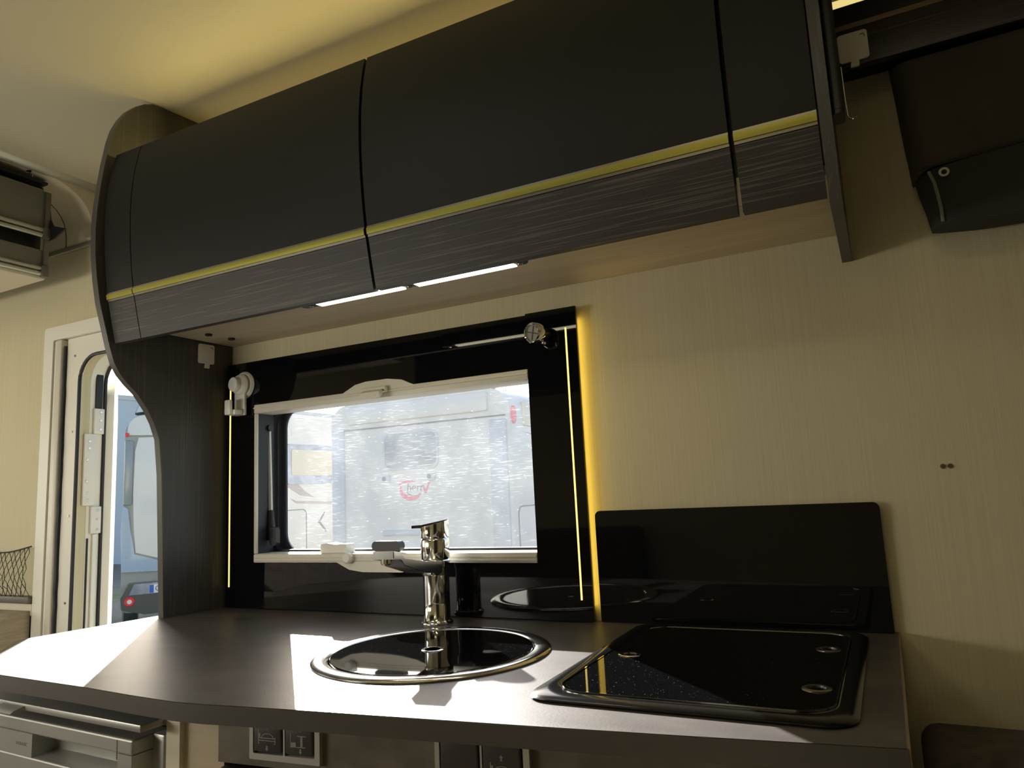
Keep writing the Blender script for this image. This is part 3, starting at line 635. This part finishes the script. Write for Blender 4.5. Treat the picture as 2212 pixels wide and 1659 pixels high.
# hanging textile bag
bg_ = thing('hanging_bag', (.5, -.06, 1.6), 'dark charcoal textile bag hanging below the valance at upper right', 'bag')
def lerp(pts, t):
    for (z0, x0), (z1, x1) in zip(pts, pts[1:]):
        if z0 >= t >= z1: return x0+(x1-x0)*(t-z0)/(z1-z0)
    return pts[-1][1]
left = [(1.962, .090), (1.90, .094), (1.80, .099), (1.76, .102), (1.72, .104)]
def cloth(nx, nz, ztop, zbot, lf, depth, amp, seed):
    rnd = random.Random(seed); ph = [rnd.uniform(0, 6.28) for _ in range(6)]
    F = []; B = []
    for j in range(nz+1):
        v = j/nz; rowf = []; rowb = []
        for i in range(nx+1):
            u = i/nx; zt = ztop(u); zb = zbot(u); z = zt+(zb-zt)*v; xl = lf(z); x = xl+(1.05-xl)*u**1.4
            e = min(1, (u*14)**.5)*min(1, .35+(v*6)**.5)
            y = -.045-(depth*e)-amp*(math.sin(7*x*2+ph[0]+2*v)+.6*math.sin(19*x+ph[1]-5*v)+.5*math.sin(9*z*4+ph[2]))
            rowf.append((x, y, z)); rowb.append((x+.002, -.035, z))
        F.append(rowf); B.append(rowb)
    b = MB(); b.quadgrid(F); b.quadgrid(B)
    per = [F[0], B[0]]; b.quadgrid(per); b.quadgrid([F[-1], B[-1]]); b.quadgrid([[r[0] for r in F], [r[0] for r in B]]); b.quadgrid([[r[-1] for r in F], [r[-1] for r in B]])
    bmesh.ops.remove_doubles(b.bm, verts=b.bm.verts, dist=1e-5); return b
body = cloth(40, 16, lambda u: 1.9615, lambda u: 1.722+.035*min(1, u*2.2)+.004*math.sin(9*u), lambda z: lerp(left, z), .052, .0022, 3).build('upper_bag', 'bag', bg_, angle=60)
left2 = [(1.76, .106), (1.735, .108), (1.70, .112), (1.66, .120), (1.60, .128)]
fl = cloth(40, 10, lambda u: 1.728+.035*min(1, u*2.2)+.004*math.sin(9*u), lambda u: 1.628-.006*min(1, u*6)-.004*math.sin(5*u), lambda z: lerp(left2, z), .060, .0018, 5).build('flap', 'bag_dark', bg_, angle=60)
MB().tube([(.128, -.104, 1.722), (.134, -.106, 1.70), (.137, -.107, 1.675), (.139, -.107, 1.65), (.139, -.107, 1.626)], .003, 8).build('zip', 'grey_fabric', fl)
MB().lathe([(.0045, 0), (.0045, .0015), (.0085, .0015), (.0085, 0)], (.150, -.1145, 1.712), 20, (0, -1, 0), closed=True).build('eyelet', 'steel', fl)
MB().tube([(.110+.3*t, -.1075, 1.7285+.035*min(1, t*.7)) for t in [k/12 for k in range(13)]], .0025, 6).build('piping', 'bag_dark', bg_)

bn = MB().box(.004, X1-.01, -.20, -.012, .20, .757, .03, 4).build('bench_backrest', 'seat')
tag(bn, 'dark brown fabric bench backrest against the wall right of the worktop', 'seat')

# ------------------------------------------------------------------ left: pull-down bed, net, bench, table
bd = thing('pull_down_bed', (-3.2, -1.1, 1.97), 'grey pull-down bed with aluminium rails hanging under the ceiling at far left', 'bed')
yb0, yb1 = -1.95, -.155
b = MB(); b.box(-4.1, -2.452, yb0, yb1, 1.972, 1.985, .003); lab(b.build('bottom_board', 'cream_white', bd), 'cream underside board')
MB().box(-4.1, -2.455, yb0, yb1, 1.986, 2.075, .004).build('lower_panel', 'grey_fabric', bd)
MB().box(-4.1, -2.455, yb0, yb1, 2.135, 2.285, .004).build('upper_panel', 'grey_fabric', bd)
MB().box(-4.1, -2.49, yb0, yb1, 2.076, 2.134).build('dark_gap', 'black_matt', bd)
for z in (1.990, 2.007, 2.124, 2.142): MB().tube([(-2.449, yb0, z), (-2.449, yb1+.001, z)], .0075, 10).build('side_rail', 'alu', bd)
for z in (1.998, 2.132): MB().box(-2.456, -2.436, yb1-.020, yb1+.004, z-.020, z+.020, .005).build('corner_cap', 'silver_dark', bd)
MB().tube([(-2.50, yb0, 2.300), (-2.50, yb1+.002, 2.300)], .013, 12).build('curtain_rail', 'steel_dark', bd)
MB().box(-2.53, -2.47, yb0, yb1+.004, 2.316, 2.3245).build('dark_track', 'rubber', bd)
MB().prism([(-2.452, 2.225), (-2.444, 2.185), (-2.425, 2.158), (-2.355, 2.135), (-2.415, 2.112), (-2.452, 2.108)], 'y', -.153, -.148).build('fabric_corner', 'rubber', bd)
MB().box(-2.455, -2.444, yb1-.012, yb1+.004, 2.02, 2.28, .002).build('corner_binding', 'silver_dark', bd)
rg = thing('ceiling_ring', (-2.462, -.187, 2.35), 'small metal ring fastener on the ceiling above the pull-down bed', 'hook')
MB().lathe([(0, 0), (.017, 0), (.016, .005), (0, .006)], (-2.475, -.205, 2.3495), 20, (0, 0, -1)).build('base', 'steel', rg)
MB().tube([(-2.475+.010*math.cos(t), -.205, 2.335+.010*math.sin(t)) for t in [k*2*PI/14 for k in range(14)]], .0012, 6, closed=True).build('ring', 'steel', rg)

nt_ = thing('storage_net', (-2.9, -.02, .89), 'black elastic storage net on the wall left of the entrance door', 'net')
lab(MB().box(-3.4, -2.676, -.035, -.001, .888, .910, .003).build('bottom_rail', 'silver_dark', nt_), 'dark rail holding the net')
def topz(x): t = (x+2.68)/-.7; return 1.081-.018*math.sin(min(1, max(0, t*2.0))*PI)-.01*t
MB().tube([(-2.678-.7*k/20, -.03, topz(-2.678-.7*k/20)) for k in range(21)], .0028, 6).build('top_cord', 'net', nt_)
b = MB(); rnd = random.Random(2)
NXn, NZn = 26, 7; G = {}
for j in range(NZn+1):
    for i in range(NXn+1):
        x = -2.680-.7*(i+(.5 if j % 2 else 0))/NXn; zt = topz(x); z = .908+(zt-.908)*j/NZn
        G[i, j] = (x+rnd.uniform(-.005, .005), -.03-.012*math.sin(j/NZn*PI)+rnd.uniform(-.003, .003), z+(rnd.uniform(-.005, .005) if 0 < j < NZn else 0))
for j in range(NZn):
    for i in range(NXn+1):
        for di in ((0, 1) if j % 2 else (-1, 0)):
            if (i+di, j+1) in G: b.tube([G[i, j], G[i+di, j+1]], .0012, 4)
b.build('netting', 'net', nt_, stuff=True)

lb_ = thing('lounge_bench', (-2.9, -.25, .3), 'taupe woven bench backrest below the storage net at far left', 'seat')
b = MB(); pts = [(-.002, .884), (-.05, .880), (-.10, .865), (-.13, .84), (-.14, .80), (-.14, .30), (-.002, .30)]
MB().box(-3.6, -2.676, -.022, -.001, .845, .885, .003).build('top_board', 'cream_white', lb_)
MB().prism([(-.023, .30), (-.023, .862), (-.06, .864), (-.10, .852), (-.135, .825), (-.16, .77), (-.17, .68), (-.17, .30)], 'x', -3.6, -2.68).build('backrest', 'seat_light', lb_, angle=50)
tb = thing('lounge_table', (-2.6, -.6, .0), 'grey table top just beyond the left end of the worktop', 'table')
MB().prism(rrect(-3.3, -2.18, -1.2, -.34, .06), 'z', .735, .760).build('table_top', 'table', tb)
MB().lathe([(.16, 0-.03), (.16, -.02), (.035, 0), (.03, .70), (.08, .734), (0, .734)], (-2.75, -.78, 0), 24).build('leg', 'alu', tb)

wd = thing('wardrobe', (.55, -2.2, 0), 'unseen tall dark wardrobe with two doors, added to darken reflections, against the wall opposite the kitchen', 'wardrobe')  # added out of view to darken reflections and bounce light
MB().box(.05, 1.10, YO+.002, -2.02, -.03, 2.2).build('body', 'grain_z', wd, smooth=False)
for a in (.06, .58):
    dd = MB().box(a, a+.51, -2.02, -2.003, .02, 2.18, .003).build('door', 'grain_z', wd); MB().box(a+.45, a+.47, -2.003, -1.985, 1.0, 1.2, .004).build('handle', 'steel', dd)
sf = thing('added_sofa', (-2.4, -2.1, 0), 'unseen dark brown sofa, added to darken reflections, along the wall opposite the entrance door', 'sofa')  # out of view, added so the black panel reflects something dark
MB().box(-3.9, -1.15, YO+.005, -1.75, -.03, .44, .03).build('seat_base', 'seat', sf); MB().box(-3.9, -1.15, YO+.005, -2.08, .44, .98, .04, 3).build('backrest', 'seat', sf)
oh = thing('added_locker', (-2.4, -2.1, 1.7), 'unseen dark overhead locker, added for its reflection, above the sofa opposite the kitchen', 'cabinet')  # out of view, added for glass and chrome to reflect
MB().prism([(YO+.002, 1.72), (-1.98, 1.72), (-1.92, 1.85), (-1.92, 2.2), (-1.97, ZC-.001), (YO+.002, ZC-.001)], 'x', -2.35, -1.0).build('body', 'dark_matt', oh)

# ------------------------------------------------------------------ outside
GZ = -.55
g = MB().box(-60, 40, .3, 70, GZ-.1, GZ).build('ground', 'gravel', smooth=False); g['kind'] = 'structure'
g2 = MB().box(-60, 40, -40, .299, GZ-.1, GZ).build('ground', 'gravel', smooth=False); g2['kind'] = 'structure'

# white motorhome seen from behind
mh = thing('motorhome', (-5.25, 8.0, GZ), 'white motorhome seen from behind straight through the kitchen window', 'motorhome')
x0, x1, yr = -6.62, -3.90, 6.05
b = MB().prism(rrect(x0, x1, GZ+.45, 2.43, (.06, .06, .26, .26), 8), 'y', yr, yr+6.0); b.build('body', 'white_paint', mh)
MB().box(x0+.03, x0+.23, yr-.03, yr+.02, GZ+.5, 2.12, .02).build('corner_moulding', 'blue_white', mh)
MB().box(x1-.27, x1-.04, yr-.03, yr+.02, GZ+.5, 2.05, .02).build('corner_moulding', 'blue_white', mh)
MB().box(x0+.28, x1-.28, yr-.05, yr+.02, 2.16, 2.40, .03).build('roof_cap', 'white_paint', mh)
MB().box(x0+.05, x1-.05, yr-.015, yr, 2.085, 2.10).build('seam', 'dark_print', mh)
wq = MB().prism(rrect(-5.72, -4.93, 1.55, 1.985, .09), 'y', yr-.02, yr).build('rear_window', 'van_glass', mh)
MB().frame(rrect(-5.745, -4.905, 1.525, 2.01, .10), rrect(-5.72, -4.93, 1.55, 1.985, .09), 'y', yr-.025, yr).build('window_rim', 'blue_white', mh)
for x in (-5.70, -5.01):
    k = MB().box(x-.05, x+.05, yr-.05, yr, 1.37, 1.47, .015).build('marker_lamp', 'blue_white', mh)
    MB().lathe([(0, .002), (.03, .002), (.03, 0)], (x-.02, yr-.05, 1.42), 16, (0, -1, 0)).build('lens', 'dark_print', k)
MB().box(-5.78, -5.05, yr-.04, yr, .70, .77, .02).build('grab_rail', 'blue_white', mh)
# logo: red swoosh with the letters
def arc(cx, cz, rx, rz, t0, t1, w0, w1, n=22):
    P = []; Q = []
    for k in range(n+1):
        t = math.radians(t0+(t1-t0)*k/n); wd = w0+(w1-w0)*math.sin(PI*k/n)
        P.append((cx+(rx+wd/2)*math.cos(t), cz+(rz+wd/2)*math.sin(t))); Q.append((cx+(rx-wd/2)*math.cos(t), cz+(rz-wd/2)*math.sin(t)))
    return P+Q[::-1]
b = MB(); b.prism(arc(-5.33, 1.285, .165, .125, 165, 325, .015, .055), 'y', yr-.006, yr-.001)
b.prism(arc(-5.36, 1.30, .19, .075, 65, 150, .012, .03), 'y', yr-.006, yr-.001)
b.prism([(-5.165, 1.30), (-5.135, 1.30), (-5.115, 1.255), (-5.075, 1.345), (-5.05, 1.35), (-5.105, 1.225), (-5.125, 1.215)], 'y', yr-.006, yr-.001)
lg = b.build('logo', 'red_print', mh, smooth=False)
text('lettering', 'herr', .145, 'dark_print', mh, FACE((-5.275, yr-.004, 1.295)), font_shear=.1)
b = MB().prism(arc(-5.29, 1.275, .12, .085, 200, 320, .004, .012), 'y', yr-.005, yr-.001); b.build('logo_line', 'dark_print', mh, smooth=False)
# its right-hand side
MB().prism([(yr+.10+.055*math.cos(t), 2.10+.11*math.sin(t)) for t in [k*PI/10 for k in range(20)]], 'x', x1, x1+.02).build('red_marker', 'red', mh)
b = MB().frame(rrect(yr+.12, yr+1.3, .1, 1.015, .10), rrect(yr+.135, yr+1.285, .115, 1.0, .09), 'x', x1-.001, x1+.006); b.build('hatch_outline', 'dark_print', mh)
MB().prism([(yr+.35, 1.905), (yr+1.4, 1.86), (yr+1.4, 1.83)], 'x', x1, x1+.004).build('stripe', 'dark_print', mh)
for yy in (yr+.55, yr+1.75): MB().box(x1-.02, x1+.03, yy-.2, yy+.25, 1.98, 2.3, .03).build('awning_bracket', 'cream_paint', mh)
for yy in (7.6, 11.0):
    for xx in (x0+.13, x1-.13):
        MB().lathe([(0, -.11), (.2, -.11), (.33, -.09), (.34, 0), (.33, .09), (.2, .11), (0, .11)], (xx, yy, GZ+.34), 28, (1, 0, 0)).build('wheel', 'bumper', mh)

# motorhome on the left, its side seen
m2 = thing('motorhome', (-11.0, 10.5, GZ), 'cream motorhome behind the white one, beige-blinded side window, at left in the kitchen window', 'motorhome')
xs = -9.5
MB().prism([(7.80, GZ+.45), (7.80, 2.55), (7.86, 2.68), (8.0, 2.74), (13.4, 2.74), (13.5, 2.6), (13.8, 1.4), (14.4, 1.1), (14.5, GZ+.45)], 'x', xs-2.3, xs).build('body', 'cream_paint', m2)
MB().box(xs-2.32, xs+.02, 7.9, 13.4, 2.705, 2.76, .02).build('roof_rail', 'white_paint', m2)
MB().prism(rrect(8.15, 9.75, 1.50, 2.22, .06), 'x', xs, xs+.03).build('side_window', 'van_glass', m2)
MB().prism(rrect(8.25, 9.65, 1.66, 2.12, .04), 'x', xs+.03, xs+.04).build('blind', 'blind_beige', m2)
MB().prism([(7.93, 1.95), (8.0, 1.70), (8.14, 1.48), (8.5, 1.30), (8.85, 1.26), (8.6, 1.38), (8.45, 1.5), (8.14, 1.5), (8.06, 1.62), (8.02, 1.80)], 'x', xs, xs+.008).build('brown_swoosh', 'brown_stripe', m2)
MB().prism([(8.25, 1.25), (8.4, 1.20), (10.5, 1.12), (10.5, 1.06), (8.4, 1.16)], 'x', xs, xs+.008).build('brown_stripe', 'brown_stripe', m2)
MB().frame(rrect(7.9, 8.66, .0, 1.05, .10), rrect(7.915, 8.645, .015, 1.035, .09), 'x', xs-.001, xs+.008).build('hatch_outline', 'dark_print', m2)
MB().frame(rrect(8.02, 8.30, 2.36, 2.52, .01), rrect(8.035, 8.285, 2.375, 2.505, .01), 'x', xs-.001, xs+.006).build('vent_outline', 'white_paint', m2)
MB().prism([(8.95, .78), (9.13, .98), (9.15, .96), (9.02, .80), (9.2, .62), (9.17, .6), (8.98, .78)], 'x', xs, xs+.006).build('side_emblem', 'dark_print', m2)
for yy in (9.3, 13.2):
    for xx in (xs-.13, xs-2.15):
        MB().lathe([(0, -.11), (.2, -.11), (.33, -.09), (.34, 0), (.33, .09), (.2, .11), (0, .11)], (xx, yy, GZ+.34), 28, (1, 0, 0)).build('wheel', 'bumper', m2)

# grey van seen through the entrance door; local frame: x along its rear, y away from us
A = Vector((-9.42, 4.99, 0)); ux, uy = .571, .821
MV = Matrix(((ux, -uy, 0, A.x), (uy, ux, 0, A.y), (0, 0, 1, 0), (0, 0, 0, 1)))
vn = thing('camper_van', (A.x, A.y, GZ), 'grey camper van seen from behind through the open entrance door', 'van')
W_ = 1.85
MB().prism(rrect(0, W_, -.20, 2.47, (.10, .10, .22, .22), 8), 'y', 0, 2.0).xf(MV).build('body', 'van_grey', vn)
MB().prism(rrect(.03, W_-.03, 2.22, 2.50, (.02, .02, .2, .2), 8), 'y', -.06, 1.95).xf(MV).build('roof_spoiler', 'white_paint', vn)
P = []
MB().prism([(.17, .60), (.14, .9), (.12, 1.4), (.13, 2.0), (.17, 2.19), (W_-.17, 2.24), (W_-.13, 2.0), (W_-.12, .9), (W_-.17, .56), (.6, .46)], 'y', -.02, -.001).xf(MV).build('rear_panel', 'white_paint', vn)
MB().prism([(0.0, .35), (-.02, .9), (.0, 1.25), (.06, 1.20), (.10, .9), (.16, .58), (.6, .43), (W_, .50), (W_, .40), (.5, .33)], 'y', -.035, -.002).xf(MV).build('lower_moulding', 'van_blue', vn)
MB().box(.0, .11, -.05, -.002, 1.25, 2.15, .02).xf(MV).build('pillar', 'van_grey', vn)
MB().box(.0, .05, -.09, -.06, 2.20, 2.25, .01).xf(MV).build('marker_lamp', 'red', vn)
bm_ = MB().prism([(.02, -.14), (.0, .02), (.10, .20), (W_-.1, .20), (W_, .02), (W_-.02, -.14), (W_-.3, -.22), (.3, -.22)], 'y', -.16, 0).xf(MV).build('bumper', 'bumper', vn)
MB().prism([(.10, .05), (.16, .19), (W_-.16, .19), (W_-.1, .05)], 'y', -.175, -.161).xf(MV).build('bumper_recess', 'van_glass', vn)
MB().lathe([(0, .012), (.055, .012), (.065, 0), (0, 0)], (.11, -.16, -.035), 24, (0, -1, 0)).xf(MV).build('tail_reflector', 'red', bm_)
MB().lathe([(0, .004), (.028, .004), (.03, 0), (0, 0)], (.11, -.172, -.035), 20, (0, -1, 0)).xf(MV).build('lens', 'lamp_lens', bm_)
npl = MB().box(.345, .865, -.182, -.176, .055, .165, .004).xf(MV).build('number_plate', 'plate', vn)
MB().box(.347, .400, -.1835, -.182, .058, .162).xf(MV).build('blue_band', 'plate_blue', npl)
text('lettering', 'C', .10, 'dark_print', vn, MV @ FACE((.45, -.1835, .11)))
for xx in (.14, W_-.14):
    for yy in (1.2,): MB().lathe([(0, -.11), (.2, -.11), (.32, -.09), (.33, 0), (.32, .09), (.2, .11), (0, .11)], (xx, yy, GZ+.33), 28, (1, 0, 0)).xf(MV).build('wheel', 'bumper', vn)

# pale hall far behind
hl = thing('hall', (-27, 15, GZ), 'pale blue metal hall in the background behind the grey van', 'building')
MB().prism([(-36, GZ), (-36, 3.4), (-25, 5.25), (-17.5, 4.1), (-17.5, GZ)], 'y', 14, 24).build('wall', 'hall', hl)
MB().prism([(-36.2, 3.35), (-36.2, 3.5), (-25, 5.4), (-17.3, 4.2), (-17.3, 4.05), (-25, 5.25)], 'y', 13.95, 24.1).build('roof_edge', 'white_paint', hl)
fl_ = thing('flood_lamp', (-20.6, 13.9, 4.1), 'small black floodlight on the pale hall, seen through the door', 'lamp')
MB().box(-.28, .28, -.12, 0, -.2, .2, .03).xf(Matrix.Translation((-20.85, 13.6, 4.33)) @ Matrix.Rotation(-.4, 4, 'X')).build('housing', 'black_matt', fl_)
MB().box(-.22, .22, -.13, -.119, -.15, .15).xf(Matrix.Translation((-20.85, 13.6, 4.33)) @ Matrix.Rotation(-.4, 4, 'X')).build('lens', 'lamp_lens', fl_)
MB().tube([(-20.85, 13.6, 4.33), (-20.5, 13.995, 4.36)], .03, 6).build('bracket', 'black_matt', fl_)

# trees beyond the vehicles
def tree(x, y, h, label, seed):
    rnd = random.Random(seed); t = thing('tree', (x, y, GZ), label, 'tree')
    MB().tube([(x, y, GZ), (x+.1, y, GZ+h*.3), (x, y+.1, GZ+h*.6)], [.25, .2, .1], 8).build('trunk', 'bark', t)
    b = MB()
    for k in range(900):
        a = rnd.uniform(0, 2*PI); q = rnd.random()**.5; zz = rnd.uniform(-1, 1); rr = (1-zz*zz)**.5
        p = Vector((x+math.cos(a)*rr*q*h*.42, y+math.sin(a)*rr*q*h*.42, GZ+h*.66+zz*h*.34)); s = rnd.uniform(.16, .34)
        d = [Vector((rnd.uniform(-1, 1), rnd.uniform(-1, 1), rnd.uniform(-1, 1)))*s for _ in range(3)]
        vs = [b.bm.verts.new(p+e) for e in d]; b.bm.faces.new(vs); b.bm.faces.new([b.bm.verts.new(p-e) for e in d])
    b.build('foliage', 'leaf', t, smooth=False, stuff=True)
for x, y, h, l, s in ((-19.0, 30, 7.6, 'hazy green tree, leftmost of the three beyond the motorhomes', 1), (-11.6, 31, 7.8, 'hazy green tree, middle one of the three beyond the motorhomes', 2), (-4.6, 30, 7.2, 'hazy green tree, rightmost of the three beyond the motorhomes', 3)):
    tree(x, y, h, l, s)
